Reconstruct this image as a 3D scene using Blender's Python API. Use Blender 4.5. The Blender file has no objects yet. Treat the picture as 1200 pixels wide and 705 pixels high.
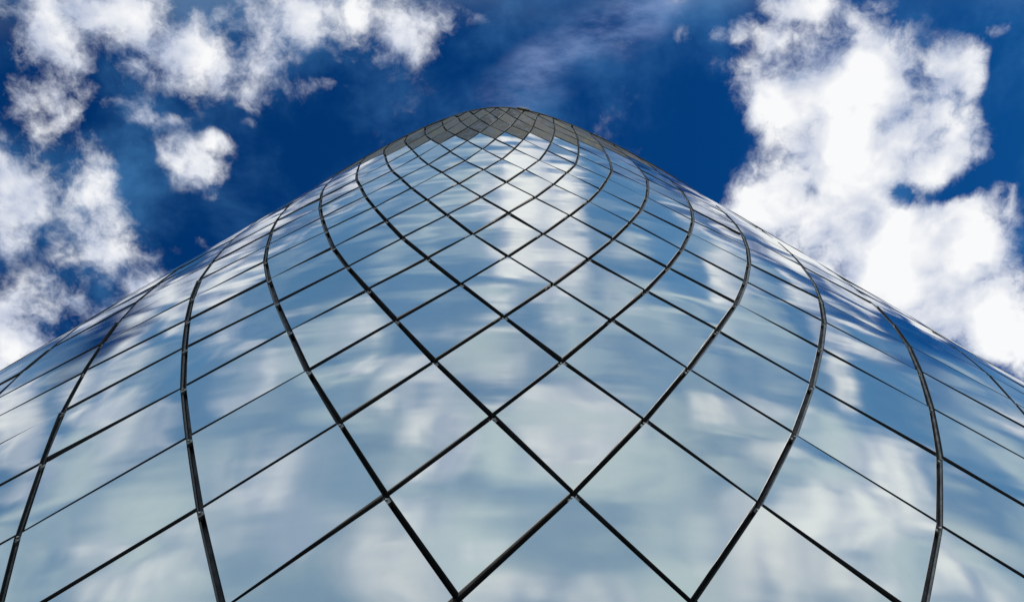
"""Leaning cone building clad in mirror polished steel diamonds, seen from its foot, looking up."""
import bpy, bmesh, math, random
from mathutils import Vector, Matrix
from math import sin, cos, pi, radians, exp

random.seed(11)
scene = bpy.context.scene
COL = scene.collection
EYE = 1.6

# ------------------------------------------------------------------ surface of the cone
APEX = Vector((-0.12241, 5.61109, 31.17462 + EYE))
AXIS = Vector((0.00781, -0.32544, 0.94553))
RHO, TH0, DTH = 0.4284547959, 0.0118906783, pi / 88
S = [29.42297, 28.47587, 27.48348, 26.48913, 25.47538, 24.50432, 23.5095, 22.50837, 21.44569, 20.40475,
     19.35549, 18.26856, 17.27299, 16.094, 14.92141, 13.88737, 12.86643, 11.67027, 10.53253]
TW = [-0.00249, 0.00248, 0.00632, 0.00871, 0.01181, 0.01451, 0.0157, 0.01639, 0.01766, 0.01814, 0.01627,
      0.01378, 0.00958, 0.00137, -0.00823, -0.01995, -0.03171, -0.04209, -0.04821]
NJ = 176                       # half columns round the cone
R_LOW, R_HIGH = -6, 30         # node rows, ground to rim (rows above the cut are trimmed)


def _interp(tab, r, lo, hi):
    if r < 0:
        return tab[0] + lo * r
    if r >= len(tab) - 1:
        return tab[-1] + hi * (r - len(tab) + 1)
    i = int(r)
    t = r - i
    return tab[i] * (1 - t) + tab[i + 1] * t


def s_of(r):
    return _interp(S, r, -0.985, -1.14)


def tw_of(r):
    return _interp(TW, r, 0.0045, -0.006)


def rim_s(th):
    x = 3.1 * (1 - cos(th))
    return 0.30478 * 31.0 * (1 + 0.036 * sin(th) + 0.9 * math.tanh(x / 0.9))


def at_s(s, th):
    return APEX + s * (-AXIS + RHO * Vector((sin(th), -cos(th), 0)))


def cone(r, j, clip=True):
    th = TH0 + j * DTH + tw_of(r)
    s = s_of(r)
    if clip:
        s = max(s, rim_s(th))
    p = at_s(s, th)
    if p.z < 0.02:
        g = -AXIS + RHO * Vector((sin(th), -cos(th), 0))
        s = (0.02 - APEX.z) / g.z
        p = at_s(s, th)
    return p


def nrm(th):
    g = -AXIS + RHO * Vector((sin(th), -cos(th), 0))
    d = Vector((cos(th), sin(th), 0))
    n = d.cross(-g).normalized()
    return n if n.dot(Vector((sin(th), -cos(th), 0))) > 0 else -n


def node_n(r, j):
    return nrm(TH0 + j * DTH + tw_of(r))


# ------------------------------------------------------------------ camera
F = 1250.0 / 1200.0
RM = Matrix(((0.99976, 0.02186, 0.0), (0.02026, -0.92658, -0.37554), (-0.00821, 0.37545, -0.92681)))
cam_d = bpy.data.cameras.new('camera')
cam = bpy.data.objects.new('camera', cam_d)
COL.objects.link(cam)
cam.matrix_world = Matrix.Translation((0, 0, EYE)) @ RM.to_4x4()
cam_d.sensor_fit = 'HORIZONTAL'
cam_d.sensor_width = 36.0
cam_d.lens = 36.0 * F
cam_d.clip_start = 0.05
cam_d.clip_end = 20000
scene.camera = cam
RMT = RM.transposed()


def to_px(p):
    v = RMT @ (p - Vector((0, 0, EYE)))
    if v.z > -0.05:
        return None
    return (600 + 1250 * v.x / -v.z, 352.5 - 1250 * v.y / -v.z)


# ------------------------------------------------------------------ node helpers
def new_mat(name):
    m = bpy.data.materials.new(name)
    m.use_nodes = True
    nt = m.node_tree
    return m, nt, nt.nodes['Principled BSDF']


class G:
    """small wrapper for shader node trees"""

    def __init__(self, nt):
        self.nt = nt

    def node(self, t, **kw):
        n = self.nt.nodes.new(t)
        for k, v in kw.items():
            setattr(n, k, v)
        return n

    def put(self, sock, v):
        if isinstance(v, bpy.types.NodeSocket):
            self.nt.links.new(v, sock)
        else:
            sock.default_value = v

    def math(self, op, a, b=0.0, c=0.0, clamp=False):
        n = self.node('ShaderNodeMath', operation=op, use_clamp=clamp)
        self.put(n.inputs[0], a)
        self.put(n.inputs[1], b)
        self.put(n.inputs[2], c)
        return n.outputs[0]

    def vec(self, op, a, b=(0, 0, 0), scale=1.0):
        n = self.node('ShaderNodeVectorMath', operation=op)
        self.put(n.inputs[0], a)
        self.put(n.inputs[1], b)
        n.inputs[3].default_value = scale
        return n.outputs['Value'] if op in ('LENGTH', 'DOT_PRODUCT') else n.outputs[0]

    def smooth(self, v, a, b, lo=0.0, hi=1.0):
        n = self.node('ShaderNodeMapRange', interpolation_type='SMOOTHSTEP')
        self.put(n.inputs[0], v)
        for i, x in enumerate((a, b, lo, hi)):
            self.put(n.inputs[i + 1], x)
        return n.outputs[0]

    def noise(self, v, scale, detail=4.0, rough=0.5, lac=2.0, dist=0.0, color=False):
        n = self.node('ShaderNodeTexNoise', noise_dimensions='3D')
        self.put(n.inputs['Vector'], v)
        n.inputs['Scale'].default_value = scale
        n.inputs['Detail'].default_value = detail
        n.inputs['Roughness'].default_value = rough
        n.inputs['Lacunarity'].default_value = lac
        n.inputs['Distortion'].default_value = dist
        return n.outputs['Color' if color else 'Fac']

    def mapping(self, v, loc=(0, 0, 0), rot=(0, 0, 0), scale=(1, 1, 1), kind='TEXTURE'):
        n = self.node('ShaderNodeMapping', vector_type=kind)
        self.put(n.inputs[0], v)
        n.inputs[1].default_value = loc
        n.inputs[2].default_value = rot
        n.inputs[3].default_value = scale
        return n.outputs[0]

    def mix(self, f, a, b):
        n = self.node('ShaderNodeMix', data_type='RGBA')
        self.put(n.inputs[0], f)
        self.put(n.inputs[6], a)
        self.put(n.inputs[7], b)
        return n.outputs[2]


# ------------------------------------------------------------------ sky and clouds
SUN_EL = radians(38)
SUN_DIR = Vector((0.993 * cos(SUN_EL), 0.03 * cos(SUN_EL), sin(SUN_EL))).normalized()
world = bpy.data.worlds.new('World')
scene.world = world
world.use_nodes = True
wt = world.node_tree
g = G(wt)
bg = wt.nodes['Background']
bg.inputs['Strength'].default_value = 0.1
sky = g.node('ShaderNodeTexSky', sky_type='NISHITA')
sky.sun_disc = False
sky.sun_elevation = SUN_EL
sky.sun_rotation = math.atan2(SUN_DIR.x, SUN_DIR.y)
sky.air_density = 1.0
sky.dust_density = 0.4
sky.ozone_density = 3.0
tc = g.node('ShaderNodeTexCoord').outputs['Generated']
sep = g.node('ShaderNodeSeparateXYZ')
g.put(sep.inputs[0], tc)
zc = g.math('MAXIMUM', sep.outputs[2], 0.06)
# a level cloud deck overhead: direction / height gives the point of the deck
com = g.node('ShaderNodeCombineXYZ')
g.put(com.inputs[0], g.math('DIVIDE', sep.outputs[0], zc))
g.put(com.inputs[1], g.math('DIVIDE', sep.outputs[1], zc))
deck = com.outputs[0]

# cumulus masses on the deck: x, y, half length, half width, heading, density
CLOUDS = [(-0.488, 0.2887, 0.0661, 0.0387, 106.5, 0.84),
          (-0.4263, 0.2311, 0.0364, 0.033, 158.5, 0.57),
          (-0.4107, 0.2818, 0.0504, 0.0336, 92.2, 0.76),
          (-0.4, 0.3434, 0.0473, 0.0438, 141.2, 0.76),
          (-0.3711, 0.3757, 0.0452, 0.0266, -137.9, 0.76),
          (-0.4789, 0.4178, 0.0802, 0.0411, 169.0, 0.87),
          (-0.5352, 0.4469, 0.0799, 0.0567, 170.3, 0.84),
          (-0.4103, 0.1244, 0.0435, 0.0261, 76.7, 0.84),
          (-0.3981, 0.1712, 0.0375, 0.0223, 94.4, 0.65),
          (-0.4523, 0.1481, 0.0316, 0.0199, 174.5, 0.61),
          (-0.4465, 0.1876, 0.0416, 0.0252, -161.4, 0.57),
          (-0.4005, 0.199, 0.0259, 0.0223, 136.9, 0.42),
          (-0.46, 0.1158, 0.031, 0.0136, 178.8, 0.38),
          (-0.3437, 0.1168, 0.0698, 0.0272, 179.8, 0.68),
          (-0.3125, 0.1434, 0.063, 0.0422, 175.5, 0.76),
          (-0.246, 0.1588, 0.0492, 0.0387, 172.2, 0.8),
          (-0.2306, 0.1843, 0.0336, 0.0253, 174.6, 0.68),
          (-0.278, 0.1197, 0.0699, 0.0227, -179.5, 0.68),
          (-0.3458, 0.2083, 0.0348, 0.0269, -165.1, 0.49),
          (-0.1746, 0.1816, 0.0441, 0.0141, 172.9, 0.42),
          (-0.3026, 0.2647, 0.0366, 0.0296, -163.9, 0.59),
          (-0.2703, 0.242, 0.0203, 0.013, -141.5, 0.57),
          (-0.2882, 0.2941, 0.0135, 0.0118, 159.4, 0.46),
          (-0.3026, 0.3278, 0.013, 0.0091, -132.1, 0.3),
          (-0.339, 0.3601, 0.012, 0.009, 172.5, 0.27),
          (-0.1867, 0.1156, 0.0298, 0.0268, 161.8, 0.72),
          (-0.0956, 0.1251, 0.0587, 0.0347, 170.7, 0.84),
          (-0.0566, 0.1229, 0.0187, 0.0151, 178.7, 0.3),
          (-0.2682, 0.1979, 0.0322, 0.024, 173.9, 0.23),
          (0.157, 0.1489, 0.0168, 0.0127, 100.0, 0.42),
          (0.2663, 0.1199, 0.0429, 0.0151, -178.0, 0.85),
          (0.216, 0.1501, 0.0316, 0.017, -176.9, 0.65),
          (0.2886, 0.1981, 0.0725, 0.0546, -161.0, 1.1),
          (0.3332, 0.1651, 0.0465, 0.0386, 66.5, 1.1),
          (0.3309, 0.2604, 0.0747, 0.0649, -151.9, 1.2),
          (0.3869, 0.2491, 0.0633, 0.049, -165.6, 1.15),
          (0.4206, 0.185, 0.0366, 0.032, -130.1, 1.0),
          (0.4373, 0.1736, 0.0209, 0.014, -170.9, 0.5),
          (0.4013, 0.2662, 0.0532, 0.035, -172.1, 1.1),
          (0.2644, 0.3032, 0.0487, 0.0361, -171.7, 0.95),
          (0.3251, 0.329, 0.0768, 0.0608, -166.6, 1.2),
          (0.3926, 0.3662, 0.0786, 0.0636, -161.6, 1.25),
          (0.4507, 0.3676, 0.0656, 0.0511, 66.3, 1.2),
          (0.4688, 0.4233, 0.0821, 0.0521, -160.7, 1.2),
          (0.5221, 0.4578, 0.0586, 0.0365, -146.3, 1.1),
          (0.3806, 0.4118, 0.063, 0.054, -151.6, 1.1),
          (0.4099, 0.3013, 0.0363, 0.0161, 166.7, -0.35),
          (0.3609, 0.1996, 0.0386, 0.0337, -136.6, 1.0),
          (0.4754, 0.2142, 0.0494, 0.0198, 79.2, -0.35),
          (0.2912, 0.2952, 0.0101, 0.0085, -163.4, -0.35),
          (0.4936, 0.3153, 0.0354, 0.0099, 80.2, 0.4),
          (0.5037, 0.3962, 0.0284, 0.0169, 75.4, 0.4),
          (0.4446, 0.1427, 0.0315, 0.0092, -177.9, 0.4),
          (0.2465, 0.1694, 0.0318, 0.0156, -177.1, -0.3),
          (0.4112, 0.2169, 0.0339, 0.0279, 60.6, 0.75),
          (-0.3105, 0.2148, 0.0174, 0.0116, -173.1, 0.46),
          (-0.2389, 0.2229, 0.0125, 0.0085, -148.4, 0.38),
          (-0.1985, 0.1819, 0.0239, 0.0111, -179.9, 0.42),
          (-0.3722, 0.1483, 0.0237, 0.0154, 105.5, 0.38)]
# cumulus out of the frame, met again in the steel
CLOUDS += [(0.044, -0.082, 0.083, 0.069, 59.0, 1.05),
          (0.014, -0.042, 0.057, 0.02, -174.0, 0.8),
          (0.067, -0.141, 0.07, 0.034, -168.0, 0.75),
          (0.12, -0.274, 0.087, 0.052, -166.0, 0.9),
          (0.005, -0.219, 0.08, 0.021, -179.0, 0.7),
          (-0.095, -0.272, 0.066, 0.058, 138.0, 0.85),
          (-0.176, -0.203, 0.072, 0.039, 157.0, 0.65),
          (-0.127, -0.41, 0.07, 0.054, 164.0, 0.85),
          (0.057, -0.463, 0.138, 0.037, -177.0, 0.9),
          (0.464, -0.307, 0.189, 0.071, -150.0, 1.1),
          (0.31, -0.205, 0.089, 0.047, -144.0, 0.7),
          (0.44, -0.044, 0.099, 0.029, 89.0, 0.8),
          (0.501, -0.187, 0.111, 0.042, -138.0, 1.0),
          (-0.298, -0.33, 0.086, 0.055, 150.0, 0.8),
          (-0.321, -0.141, 0.082, 0.038, 136.0, 0.7),
          (-0.504, -0.062, 0.13, 0.052, 115.0, 0.75),
          (-0.468, -0.329, 0.14, 0.06, 150.0, 0.75),
          (-0.618, 0.027, 0.125, 0.04, 98.0, 0.85),
          (-0.388, 0.072, 0.162, 0.039, 101.0, 0.85),
          (0.302, -0.004, 0.118, 0.031, 89.0, 0.7),
          (0.152, -0.132, 0.05, 0.03, -148.0, 0.6),
          (0.646, -0.263, 0.09, 0.051, -126.0, 0.6)]
CLOUDS += [(-0.68, 0.16, 0.10, 0.13, 0, .9), (0.66, 0.16, 0.07, 0.03, 60, .7), (-0.33, 0.045, 0.09, 0.028, -20, .85),
           (-0.20, 0.04, 0.05, 0.02, 10, .7), (0.43, 0.06, 0.08, 0.02, 20, .9), (0.26, 0.06, 0.05, 0.02, 20, .75), (-0.47, 0.06, 0.05, 0.03, 70, .8), (0.15, -0.9, 0.5, 0.2, 10, .9), (-0.8, -0.8, 0.3, 0.2, 0, .8), (1.2, -0.7, 0.3, 0.2, 30, .8)]
warp = g.vec('SUBTRACT', g.noise(deck, 9.0, 3.0, 0.55, color=True), (0.5, 0.5, 0.5))
pw = g.vec('ADD', deck, g.vec('SCALE', warp, scale=0.07))
pw = g.vec('MULTIPLY', pw, (1, 1, 0))
pxy = g.node('ShaderNodeSeparateXYZ')
g.put(pxy.inputs[0], pw)
field = 0.0
for (x, y, a, b, ro, w) in sorted(CLOUDS, key=lambda c: c[5] < 0):
    # the running sum rides along in z (scaled away) so that the masses are worked out one after another
    cc = g.node('ShaderNodeCombineXYZ')
    g.put(cc.inputs[0], pxy.outputs[0])
    g.put(cc.inputs[1], pxy.outputs[1])
    g.put(cc.inputs[2], field)
    l = g.vec('LENGTH', g.mapping(cc.outputs[0], loc=(x, y, 0), rot=(0, 0, radians(ro)), scale=(a, b, 1e6)))
    v = g.smooth(l, 0.05, 1.95, abs(w) * 1.08, 0.0)
    if w > 0:
        field = v if isinstance(field, float) else g.math('SMOOTH_MAX', field, v, 0.25)
    else:
        field = g.math('SUBTRACT', field, v)


def puff(p):
    q = g.mapping(p, loc=(0, 0, 0), scale=(1, 1, 1), kind='POINT')
    dv = g.vec('SUBTRACT', g.noise(q, 22.0, 4.0, 0.6, color=True), (0.5, 0.5, 0.5))
    q = g.vec('ADD', q, g.vec('SCALE', dv, scale=0.03))
    return g.noise(q, 14.0, 9.0, 0.59, 2.1)


n0 = puff(deck)
sy = g.node('ShaderNodeSeparateXYZ')
g.put(sy.inputs[0], deck)
calm = g.smooth(sy.outputs[1], 0.08, -0.12, 1.0, 0.55)      # the clouds behind the viewer are softer
amp = g.math('MULTIPLY', calm, g.smooth(field, 0.0, 0.5, 0.55, 2.6))
raw = g.math('ADD', field, g.math('MULTIPLY', g.math('SUBTRACT', n0, 0.5), amp))
dens = g.smooth(raw, 0.30, 0.92)
core = g.smooth(raw, 0.5, 1.45)
# the side of every billow turned to the sun is brighter
sun_step = Vector((SUN_DIR.x, SUN_DIR.y, 0)).normalized() * 0.022
l0 = g.noise(pw, 15.0, 3.0, 0.5)
l1 = g.noise(g.vec('ADD', pw, tuple(sun_step)), 15.0, 3.0, 0.5)
lit = g.math('MULTIPLY', g.math('SUBTRACT', l0, l1), 2.2)
tone = g.math('MULTIPLY', g.math('SUBTRACT', g.noise(deck, 7.0, 3.0, 0.55), 0.5), 1.1)
shade = g.math('ADD', g.math('MULTIPLY', core, 0.60), g.math('ADD', g.math('ADD', lit, tone), 0.36), clamp=True)
cloud_col = g.mix(shade, (4.2, 4.9, 6.6, 1), (9.5, 9.55, 9.65, 1))

# deep, clear blue
hs = g.node('ShaderNodeHueSaturation')
hs.inputs['Hue'].default_value = 0.5
hs.inputs['Saturation'].default_value = 1.35
hs.inputs['Value'].default_value = 1.0
g.put(hs.inputs['Color'], sky.outputs[0])
blue = g.vec('MULTIPLY', hs.outputs[0], (0.06, 0.46, 0.71))
# thin high veil added behind and beside the view to pale the steel's reflections, thinning to nothing over the top of the cone
wisp = g.noise(g.mapping(deck, rot=(0, 0, radians(35)), scale=(0.6, 1.5, 1), kind='POINT'), 7.0, 6.0, 0.55, dist=0.4)
sy = g.node('ShaderNodeSeparateXYZ')
g.put(sy.inputs[0], deck)
side = g.smooth(g.math('ABSOLUTE', sy.outputs[0]), 0.50, 0.60, 0.0, 0.85)
back = g.math('MAXIMUM', g.smooth(sy.outputs[1], 0.145, 0.01), side)
low = g.smooth(sy.outputs[1], -0.02, -0.42)
thick = g.math('ADD', g.smooth(wisp, 0.42, 0.68, 0.0, 0.85), g.math('MULTIPLY', low, 0.40), clamp=True)
veil = g.math('MULTIPLY', back, g.math('ADD', 0.74, g.math('MULTIPLY', thick, 0.22)))
veil_col = g.mix(thick, (1.15, 2.85, 5.2, 1), (6.1, 7.1, 7.5, 1))
# one streak of cirrus over the top
sm = g.mapping(pw, loc=(0.080, 0.145, 0), rot=(0, 0, radians(145)), scale=(0.12, 0.020, 1))
sl = g.smooth(g.vec('LENGTH', sm), 0.0, 1.9, 1.0, 0.0)
fib = g.noise(g.mapping(deck, rot=(0, 0, radians(-145)), scale=(0.55, 1.3, 1), kind='POINT'), 22.0, 8.0, 0.62)
streak = g.math('MULTIPLY', sl, g.smooth(fib, 0.30, 0.72, 0.0, 0.68), clamp=True)
# faint remnants between the clouds
thin = g.smooth(g.noise(deck, 6.0, 8.0, 0.6, dist=0.2), 0.40, 0.80, 0.0, 0.52)
c = g.mix(thin, blue, (0.9, 3.1, 6.4, 1))
c = g.mix(streak, c, (2.9, 4.1, 7.2, 1))
c = g.mix(veil, c, veil_col)
c = g.mix(dens, c, cloud_col)
wt.links.new(c, bg.inputs['Color'])
world.cycles.sampling_method = 'MANUAL'
world.cycles.sample_map_resolution = 1024

sun_d = bpy.data.lights.new('sun', 'SUN')
sun_d.energy = 3.5
sun_d.angle = radians(0.5)
sun_d.color = (1.0, 0.95, 0.87)
sun = bpy.data.objects.new('sun', sun_d)
COL.objects.link(sun)
sun.location = (20, -10, 60)
sun.rotation_euler = SUN_DIR.to_track_quat('Z', 'Y').to_euler()

# ------------------------------------------------------------------ materials
def steel_material(name, tint, rough, wave, weather=0.0):
    m, nt, b = new_mat(name)
    q = G(nt)
    co = q.node('ShaderNodeTexCoord').outputs['Object']
    info = q.node('ShaderNodeObjectInfo')
    rnd = info.outputs['Random']
    att = q.node('ShaderNodeAttribute', attribute_name='tone')
    rr = q.math('FRACT', q.math('ADD', rnd, att.outputs['Fac']))
    off = q.node('ShaderNodeCombineXYZ')
    q.put(off.inputs[2], q.math('MULTIPLY', rr, 40.0))
    cv = q.vec('ADD', co, off.outputs[0])
    if not weather:
        base = q.mix(rr, tuple(x * 0.95 for x in tint) + (1,), tuple(min(1, x * 1.05) for x in tint) + (1,))
        stain = q.smooth(q.noise(q.mapping(cv, scale=(3, 3, 0.5), kind='POINT'), 2.0, 5.0, 0.6), 0.5, 0.85, 0.0, 0.16)
        base = q.mix(stain, base, (0.45, 0.46, 0.44, 1))
        q.put(b.inputs['Base Color'], base)
        rg = q.smooth(q.noise(cv, 3.0, 5.0, 0.65), 0.3, 0.8, rough * 0.75, rough * 1.45)
        q.put(b.inputs['Roughness'], rg)
        b.inputs['Metallic'].default_value = 1.0
    else:
        st = q.noise(q.mapping(cv, scale=(5, 5, 1.2), kind='POINT'), 1.6, 6.0, 0.62)
        base = q.mix(q.smooth(st, 0.35, 0.7), (0.060, 0.044, 0.022, 1), (0.25, 0.20, 0.10, 1))
        base = q.mix(q.smooth(rr, 0.2, 0.9, 0.0, 0.85), base, (0.04, 0.031, 0.017, 1))
        q.put(b.inputs['Base Color'], base)
        q.put(b.inputs['Roughness'], q.smooth(st, 0.3, 0.7, 0.30, 0.55))
        b.inputs['Metallic'].default_value = 0.25
        b.inputs['Specular IOR Level'].default_value = 0.22
    # slow buckles rolled into the sheet, and a faint fine ripple
    h1 = q.noise(q.mapping(cv, scale=(1.0, 1.0, 1.15), kind='POINT'), 0.8, 0.6, 0.4)
    h2 = q.noise(q.mapping(cv, scale=(0.8, 0.8, 1.7), kind='POINT'), 2.2, 1.0, 0.5)
    hh = q.math('ADD', h1, q.math('MULTIPLY', h2, 0.03))
    bp = q.node('ShaderNodeBump')
    bp.inputs['Strength'].default_value = 1.0
    bp.inputs['Distance'].default_value = wave
    q.put(bp.inputs['Height'], hh)
    q.put(b.inputs['Normal'], bp.outputs[0])
    return m


M_STEEL = steel_material('polished_steel', (0.70, 0.752, 0.732), 0.07, 0.040)
M_DULL = steel_material('weathered_steel', (0.3, 0.28, 0.22), 0.4, 0.03, 1.0)


def plain(name, col, rough, metal=0.0, var=0.35, scale=6.0):
    m, nt, b = new_mat(name)
    q = G(nt)
    co = q.node('ShaderNodeTexCoord').outputs['Object']
    n = q.noise(co, scale, 6.0, 0.65)
    q.put(b.inputs['Base Color'], q.mix(q.smooth(n, 0.3, 0.7), tuple(c * (1 - var) for c in col) + (1,), tuple(min(1, c * (1 + var)) for c in col) + (1,)))
    q.put(b.inputs['Roughness'], q.smooth(n, 0.3, 0.7, rough * 0.8, min(1, rough * 1.2)))
    b.inputs['Metallic'].default_value = metal
    return m


M_EDGE = plain('panel_edge_steel', (0.075, 0.075, 0.074), 0.55, 1.0)
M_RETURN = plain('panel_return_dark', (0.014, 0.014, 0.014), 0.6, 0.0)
M_DARK = plain('black_membrane', (0.016, 0.016, 0.017), 0.75)
M_RUBBER = plain('black_gasket', (0.012, 0.012, 0.013), 0.55)
M_GUTTER_LIT = plain('sunlit_gutter', (0.27, 0.26, 0.23), 0.5, 0.3, 0.6, 9.0)  # sunlight painted in: pale strip for the joints rising to the right
M_GUTTER_SHADED = plain('shaded_gutter', (0.10, 0.098, 0.092), 0.5, 0.3, 0.6, 9.0)  # same gutter with shade put into its colour, for joints rising left
M_CLIP = plain('clip_steel', (0.5, 0.49, 0.45), 0.4, 0.8)
M_GROUND = plain('plaza_concrete', (0.30, 0.29, 0.27), 0.85, 0.0, 0.15, 0.4)


def link(name, bm, mats, parent=None, kind=None, label=None, smooth_front=False):
    me = bpy.data.meshes.new(name)
    bm.to_mesh(me)
    bm.free()
    for m in mats:
        me.materials.append(m)
    o = bpy.data.objects.new(name, me)
    COL.objects.link(o)
    if parent:
        o.parent = parent
    if kind:
        o['kind'] = kind
    if label:
        o['label'] = label
    return o


# ------------------------------------------------------------------ ground
bm = bmesh.new()
bmesh.ops.create_grid(bm, x_segments=8, y_segments=8, size=3000)
ground = link('ground', bm, [M_GROUND], kind='structure')

# ------------------------------------------------------------------ the cone
root = bpy.data.objects.new('cone_building', None)
COL.objects.link(root)
root.empty_display_size = 2
root['label'] = 'tall leaning cone clad in mirror polished steel diamonds, dull brown round its top'
root['category'] = 'building'

def joint(r):
    """half width of the open joint, wider where the panels get smaller"""
    return 0.0195 + 0.024 * (1 - exp(-max(r, 0) / 5.0))


DEPTH = 0.055    # how far a panel stands off the gutter


def shape(p00, p10, p01, p11, u, v):
    return p00 * (1 - u) * (1 - v) + p10 * u * (1 - v) + p01 * (1 - u) * v + p11 * u * v


def panel_into(bm, r0, j0, nseg, tone):
    """one pan-shaped sheet: slightly bulging face, eased edge, returns folded back"""
    c00, c10, c01, c11 = cone(r0, j0), cone(r0 + 1, j0 + 1), cone(r0 + 1, j0 - 1), cone(r0 + 2, j0)
    if (c11 - c00).length < 0.06:
        return False
    n = node_n(r0 + 1, j0)
    rnd = random.Random(r0 * 1009 + j0 * 7919)
    tilt = [rnd.uniform(-0.0085, 0.0085) for _ in range(4)]
    side_u = max(0.03, ((c10 - c00).length + (c11 - c01).length) / 2)
    side_v = max(0.03, ((c01 - c00).length + (c11 - c10).length) / 2)
    gap = joint(r0)
    gu, gv = min(0.4, gap / side_u), min(0.4, gap / side_v)
    bow = rnd.uniform(-0.003, 0.007) * min(1, side_u)
    lay = bm.verts.layers.float.get('tone') or bm.verts.layers.float.new('tone')

    def P(u, v, inset=0.0, drop=0.0):
        uu = gu + (1 - 2 * gu) * u
        vv = gv + (1 - 2 * gv) * v
        iu, iv = inset / side_u, inset / side_v
        uu = min(max(uu, gu + iu), 1 - gu - iu)
        vv = min(max(vv, gv + iv), 1 - gv - iv)
        flat = shape(c00, c10, c01, c11, uu, vv)
        curved = cone(r0 + uu + vv, j0 + uu - vv)
        p = flat.lerp(curved, 0.38)
        t = shape(*[Vector((x, 0, 0)) for x in tilt], uu, vv).x
        w = 16 * uu * (1 - uu) * vv * (1 - vv)
        return p + n * (t + bow * w - drop)

    grid = [[bm.verts.new(P(a / nseg, b / nseg, inset=0.0018)) for b in range(nseg + 1)] for a in range(nseg + 1)]
    for a in range(nseg):
        for b in range(nseg):
            try:
                f = bm.faces.new((grid[a][b], grid[a + 1][b], grid[a + 1][b + 1], grid[a][b + 1]))
                f.smooth = True
            except ValueError:
                pass
    loop = [(a, 0) for a in range(nseg)] + [(nseg, b) for b in range(nseg)] + \
           [(a, nseg) for a in range(nseg, 0, -1)] + [(0, b) for b in range(nseg, 0, -1)]
    rings = []
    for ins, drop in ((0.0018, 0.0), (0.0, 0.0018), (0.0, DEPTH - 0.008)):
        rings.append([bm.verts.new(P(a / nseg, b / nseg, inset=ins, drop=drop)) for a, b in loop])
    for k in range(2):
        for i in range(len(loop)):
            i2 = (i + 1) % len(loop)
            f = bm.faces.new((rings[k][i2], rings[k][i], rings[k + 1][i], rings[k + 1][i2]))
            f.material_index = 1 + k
    for row in grid:
        for v_ in row:
            v_[lay] = tone
    return True


def quad_px(r0, j0):
    pts = [to_px(cone(r0 + a, j0 + b)) for a, b in ((0, 0), (1, 1), (2, 0), (1, -1))]
    if any(p is None for p in pts):
        return 0.0, False
    area = 0
    for i in range(4):
        x1, y1 = pts[i]
        x2, y2 = pts[(i + 1) % 4]
        area += x1 * y2 - x2 * y1
    cx, cy = sum(p[0] for p in pts) / 4, sum(p[1] for p in pts) / 4
    c = cone(r0 + 1, j0)
    facing = node_n(r0 + 1, j0).dot((Vector((0, 0, EYE)) - c).normalized())
    xs, ys = [p[0] for p in pts], [p[1] for p in pts]
    inframe = max(xs) > 0 and min(xs) < 1200 and max(ys) > 0 and min(ys) < 705
    # share of the frame
    clip_w = (min(max(xs), 1200) - max(min(xs), 0)) * (min(max(ys), 705) - max(min(ys), 0))
    full_w = max(1e-6, (max(xs) - min(xs)) * (max(ys) - min(ys)))
    vis = inframe and facing > 0.0
    return (abs(area) / 2 * max(0, clip_w) / full_w if vis else 0.0), vis


DULL_ROW = 14
bright, dull, hidden_b, hidden_d = [], [], [], []
for r in range(R_LOW - 1, R_HIGH):
    for j in range(-NJ // 2, NJ // 2):
        if (r + j) % 2:
            continue
        th = TH0 + j * DTH + tw_of(r + 1)
        if s_of(r) <= rim_s(th) or cone(r + 2, j).z < 0.06:
            continue
        a, vis = quad_px(r, j)
        if vis and a > 1.5:
            (dull if r >= DULL_ROW else bright).append((a, r, j))
        else:
            (hidden_d if r >= DULL_ROW else hidden_b).append((a, r, j))
bright.sort(reverse=True)
dull.sort(reverse=True)
print('visible bright panels', len(bright), 'dull', len(dull))


def build_panels(lst, rest, name, mat, label=None):
    for a, r, j in lst[:100]:
        bm = bmesh.new()
        if panel_into(bm, r, j, 8 if a > 1500 else 5, 0.0):
            link(name, bm, [mat, M_EDGE, M_RETURN], root, label=label)
        else:
            bm.free()
    bm = bmesh.new()
    for a, r, j in lst[100:] + rest:
        panel_into(bm, r, j, 4 if a > 0 else 2, random.random())
    link(name, bm, [mat, M_EDGE, M_RETURN], root, kind='stuff', label=label)


build_panels(bright, hidden_b, 'cladding_panel', M_STEEL)
build_panels(dull, hidden_d, 'weathered_panel', M_DULL, 'dull brown grey weathered diamond panel')

# ------------------------------------------------------------------ dark skin behind the joints
bm = bmesh.new()
rows = []
NS_, NT_ = 60, 264
for k in range(NT_):
    th = -pi + 2 * pi * k / NT_
    n = nrm(th)
    g_ = -AXIS + RHO * Vector((sin(th), -cos(th), 0))
    s_bot = (0.0 - APEX.z) / g_.z
    s_top = rim_s(th)
    rows.append([bm.verts.new(at_s(s_top + (s_bot - s_top) * i / NS_, th) - n * (DEPTH + 0.02)) for i in range(NS_ + 1)])
for k in range(NT_):
    for i in range(NS_):
        f = bm.faces.new((rows[k][i], rows[k][i + 1], rows[(k + 1) % NT_][i + 1], rows[(k + 1) % NT_][i]))
        f.smooth = True
link('wall_membrane', bm, [M_DARK], root)


# ------------------------------------------------------------------ gutters under the joints, one per spiral
def gutter_points(c, hand):
    pts = []
    for r in range(R_LOW - 1, R_HIGH):
        j = c + hand * r
        th = TH0 + j * DTH + tw_of(r)
        p = cone(r, j)
        if pts and (p - pts[-1][0]).length < 0.03:
            if p.z > 1:
                break
            pts[-1] = (p, node_n(r, j))
            continue
        pts.append((p, node_n(r, j)))
    return pts


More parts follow.
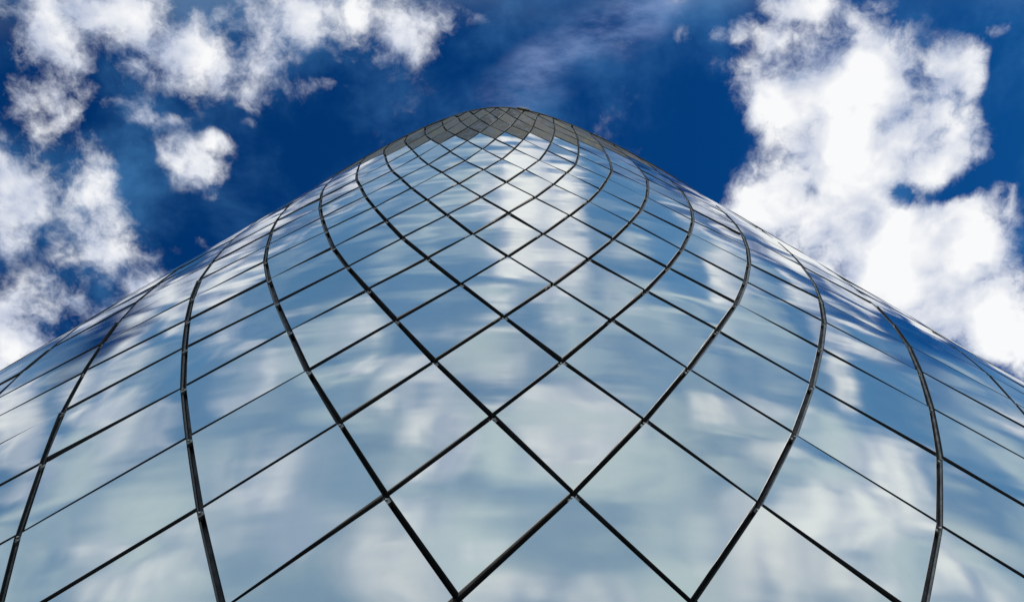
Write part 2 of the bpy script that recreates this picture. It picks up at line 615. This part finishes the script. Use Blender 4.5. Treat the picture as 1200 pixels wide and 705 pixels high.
def gutter_into(bm, c, hand):
    pts = gutter_points(c, hand)
    lift = 0.032 if hand > 0 else DEPTH - 0.010
    prev = None
    w = 0.052
    prof = ((-w, -0.012, 0), (0.004, -0.012, 0), (0.007, 0.016, 1), (w * 0.8, 0.018, 1), (w, 0.004, 0))
    for i, (p, n) in enumerate(pts):
        t = (pts[min(i + 1, len(pts) - 1)][0] - pts[max(i - 1, 0)][0]).normalized()
        side = n.cross(t).normalized()
        if side.z > 0:
            side = -side
        ring = [bm.verts.new(p - n * lift + side * a + n * h) for a, h, _ in prof]
        if prev:
            for k in range(len(prof) - 1):
                f = bm.faces.new((prev[k], prev[k + 1], ring[k + 1], ring[k]))
                f.material_index = 1 if k in (1, 2) else 0
        prev = ring


vis_g = {1: {}, -1: {}}
for a, r, j in bright + dull:
    for hand in (1, -1):
        for (rr, jj) in ((r, j), (r + 1, j - hand)):
            c = jj - hand * rr
            vis_g[hand][c] = vis_g[hand].get(c, 0) + a
GM = {1: [M_RUBBER, M_GUTTER_LIT], -1: [M_RUBBER, M_GUTTER_SHADED]}
for hand in (1, -1):
    shown = sorted(vis_g[hand], key=lambda c: -vis_g[hand][c])[:50]
    base = set((c + NJ * 4) % NJ for c in shown)
    for c in shown:
        bm = bmesh.new()
        gutter_into(bm, c, hand)
        link('joint_gutter', bm, GM[hand], root)
    bm = bmesh.new()
    for c in range(0, NJ, 2):
        if c not in base:
            cc = c if c < NJ // 2 else c - NJ
            gutter_into(bm, cc, hand)
    if hand == 1:
        rest_g = bm
    else:
        tmp = bpy.data.meshes.new('t')
        bm.to_mesh(tmp)
        bm.free()
        rest_g.from_mesh(tmp)
        bpy.data.meshes.remove(tmp)
link('joint_gutter', rest_g, GM[1], root, kind='stuff')


# ------------------------------------------------------------------ clips where four panels meet
def clip_into(bm, r, j):
    p, n = cone(r, j), node_n(r, j)
    up_ = (cone(r + 0.3, j) - p)
    if up_.length < 1e-4:
        return False
    up_.normalize()
    sd = n.cross(up_).normalized()
    up_ = sd.cross(n).normalized()
    rr = random.Random(r * 31 + j * 17)
    o = p - up_ * 0.026 + sd * rr.choice((-0.006, 0.006))
    for (cx, cy, cz, hx, hy, hz) in ((0, 0, -0.030, 0.020, 0.012, 0.010), (0, 0.004, -0.014, 0.006, 0.006, 0.008)):
        vs = []
        for a in (-1, 1):
            for b in (-1, 1):
                for c in (-1, 1):
                    vs.append(bm.verts.new(o + sd * (cx + a * hx) + up_ * (cy + b * hy) + n * (cz + c * hz)))
        for f in ((0, 1, 3, 2), (4, 6, 7, 5), (0, 4, 5, 1), (2, 3, 7, 6), (0, 2, 6, 4), (1, 5, 7, 3)):
            bm.faces.new([vs[i] for i in f])
    return True


nodes = {}
for a, r, j in bright + dull:
    for (rr, jj) in ((r, j), (r + 1, j + 1), (r + 1, j - 1), (r + 2, j)):
        th = TH0 + jj * DTH + tw_of(rr)
        if s_of(rr) > rim_s(th) + 0.2:
            nodes[(rr, jj)] = max(a, nodes.get((rr, jj), 0))
order = sorted(nodes, key=lambda k: -nodes[k])
rest = bmesh.new()
for i, (r, j) in enumerate(order):
    if i < 100:
        bm = bmesh.new()
        clip_into(bm, r, j)
        link('panel_clip', bm, [M_CLIP], root)
    else:
        clip_into(rest, r, j)
link('panel_clip', rest, [M_CLIP], root, kind='stuff')

# ------------------------------------------------------------------ the cut top: trim round the rim, inner lining, small fittings
bm = bmesh.new()
rings = []
NT_ = 360
for k in range(NT_):
    th = -pi + 2 * pi * k / NT_
    n = nrm(th)
    s = rim_s(th)
    upv = (at_s(s - 0.1, th) - at_s(s, th)).normalized()
    p = at_s(s, th)
    prof = ((0.008, -0.05), (0.014, -0.045), (0.014, 0.02), (-0.11, 0.02), (-0.11, -0.05))
    rings.append([bm.verts.new(p + n * a + upv * b) for a, b in prof])
for k in range(NT_):
    for i in range(len(prof)):
        i2 = (i + 1) % len(prof)
        bm.faces.new((rings[k][i], rings[(k + 1) % NT_][i], rings[(k + 1) % NT_][i2], rings[k][i2]))
link('rim_trim', bm, [M_DULL], root)


def rod(bm, p, q, r0, r1, seg=8):
    d = (q - p).normalized()
    x = d.orthogonal().normalized()
    y = d.cross(x)
    A_ = [bm.verts.new(p + (x * cos(2 * pi * i / seg) + y * sin(2 * pi * i / seg)) * r0) for i in range(seg)]
    B_ = [bm.verts.new(q + (x * cos(2 * pi * i / seg) + y * sin(2 * pi * i / seg)) * r1) for i in range(seg)]
    for i in range(seg):
        bm.faces.new((A_[i], A_[(i + 1) % seg], B_[(i + 1) % seg], B_[i]))
    bm.faces.new(B_)
    bm.faces.new(A_[::-1])


def rim_at(px):
    best = None
    for k in range(-700, 701):
        th = k / 1000
        q = to_px(at_s(rim_s(th), th))
        if best is None or abs(q[0] - px) < best[0]:
            best = (abs(q[0] - px), th)
    return best[1]


for px, ln in ((614, 0.10), (619, 0.08), (697, 0.10), (703, 0.12)):
    th = rim_at(px)
    p = at_s(rim_s(th), th)
    bm = bmesh.new()
    upv = (at_s(rim_s(th) - 0.1, th) - p).normalized()
    rod(bm, p + upv * 0.0, p + upv * (0.05 + ln), 0.012, 0.007)
    ro = link('lightning_rod', bm, [M_CLIP], root)
    bm = bmesh.new()
    rod(bm, p + upv * 0.015, p + upv * 0.05, 0.03, 0.026)
    link('rod_foot', bm, [M_CLIP], ro)
# pale cap plate over a dark slot at the very top
t0, t1 = rim_at(606), rim_at(620)
bm = bmesh.new()
for (a0, a1, b0, b1, mi) in ((0.02, 0.045, -0.015, 0.045, 0), (0.016, 0.022, -0.12, -0.017, 1)):
    R = []
    for k in range(9):
        th = t0 + (t1 - t0) * k / 8
        n = nrm(th)
        p = at_s(rim_s(th), th)
        upv = (at_s(rim_s(th) - 0.1, th) - p).normalized()
        R.append([bm.verts.new(p + n * a + upv * b) for a, b in ((a0, b0), (a1, b0), (a1, b1), (a0, b1))])
    for k in range(8):
        for i in range(4):
            f = bm.faces.new((R[k][i], R[k][(i + 1) % 4], R[k + 1][(i + 1) % 4], R[k + 1][i]))
            f.material_index = mi
    bm.faces.new(R[0][::-1]).material_index = mi
    bm.faces.new(R[-1]).material_index = mi
link('cap_plate', bm, [M_CLIP, M_RUBBER], root)

for o in list(scene.objects):
    if o.type == 'MESH':
        me = o.data
        bmn = bmesh.new()
        bmn.from_mesh(me)
        if not o.name.startswith('cladding') and not o.name.startswith('weathered'):
            bmesh.ops.recalc_face_normals(bmn, faces=bmn.faces)
        bmn.to_mesh(me)
        bmn.free()

# ------------------------------------------------------------------ picture
vs = scene.view_settings
vs.view_transform = 'Standard'
vs.look = 'None'
vs.exposure = 0.0
vs.gamma = 1.0
vs.use_curve_mapping = False
scene.render.resolution_x = 1024
scene.render.resolution_y = 601
scene.render.engine = 'CYCLES'
scene.cycles.max_bounces = 6
scene.cycles.glossy_bounces = 4
scene.cycles.use_denoising = True
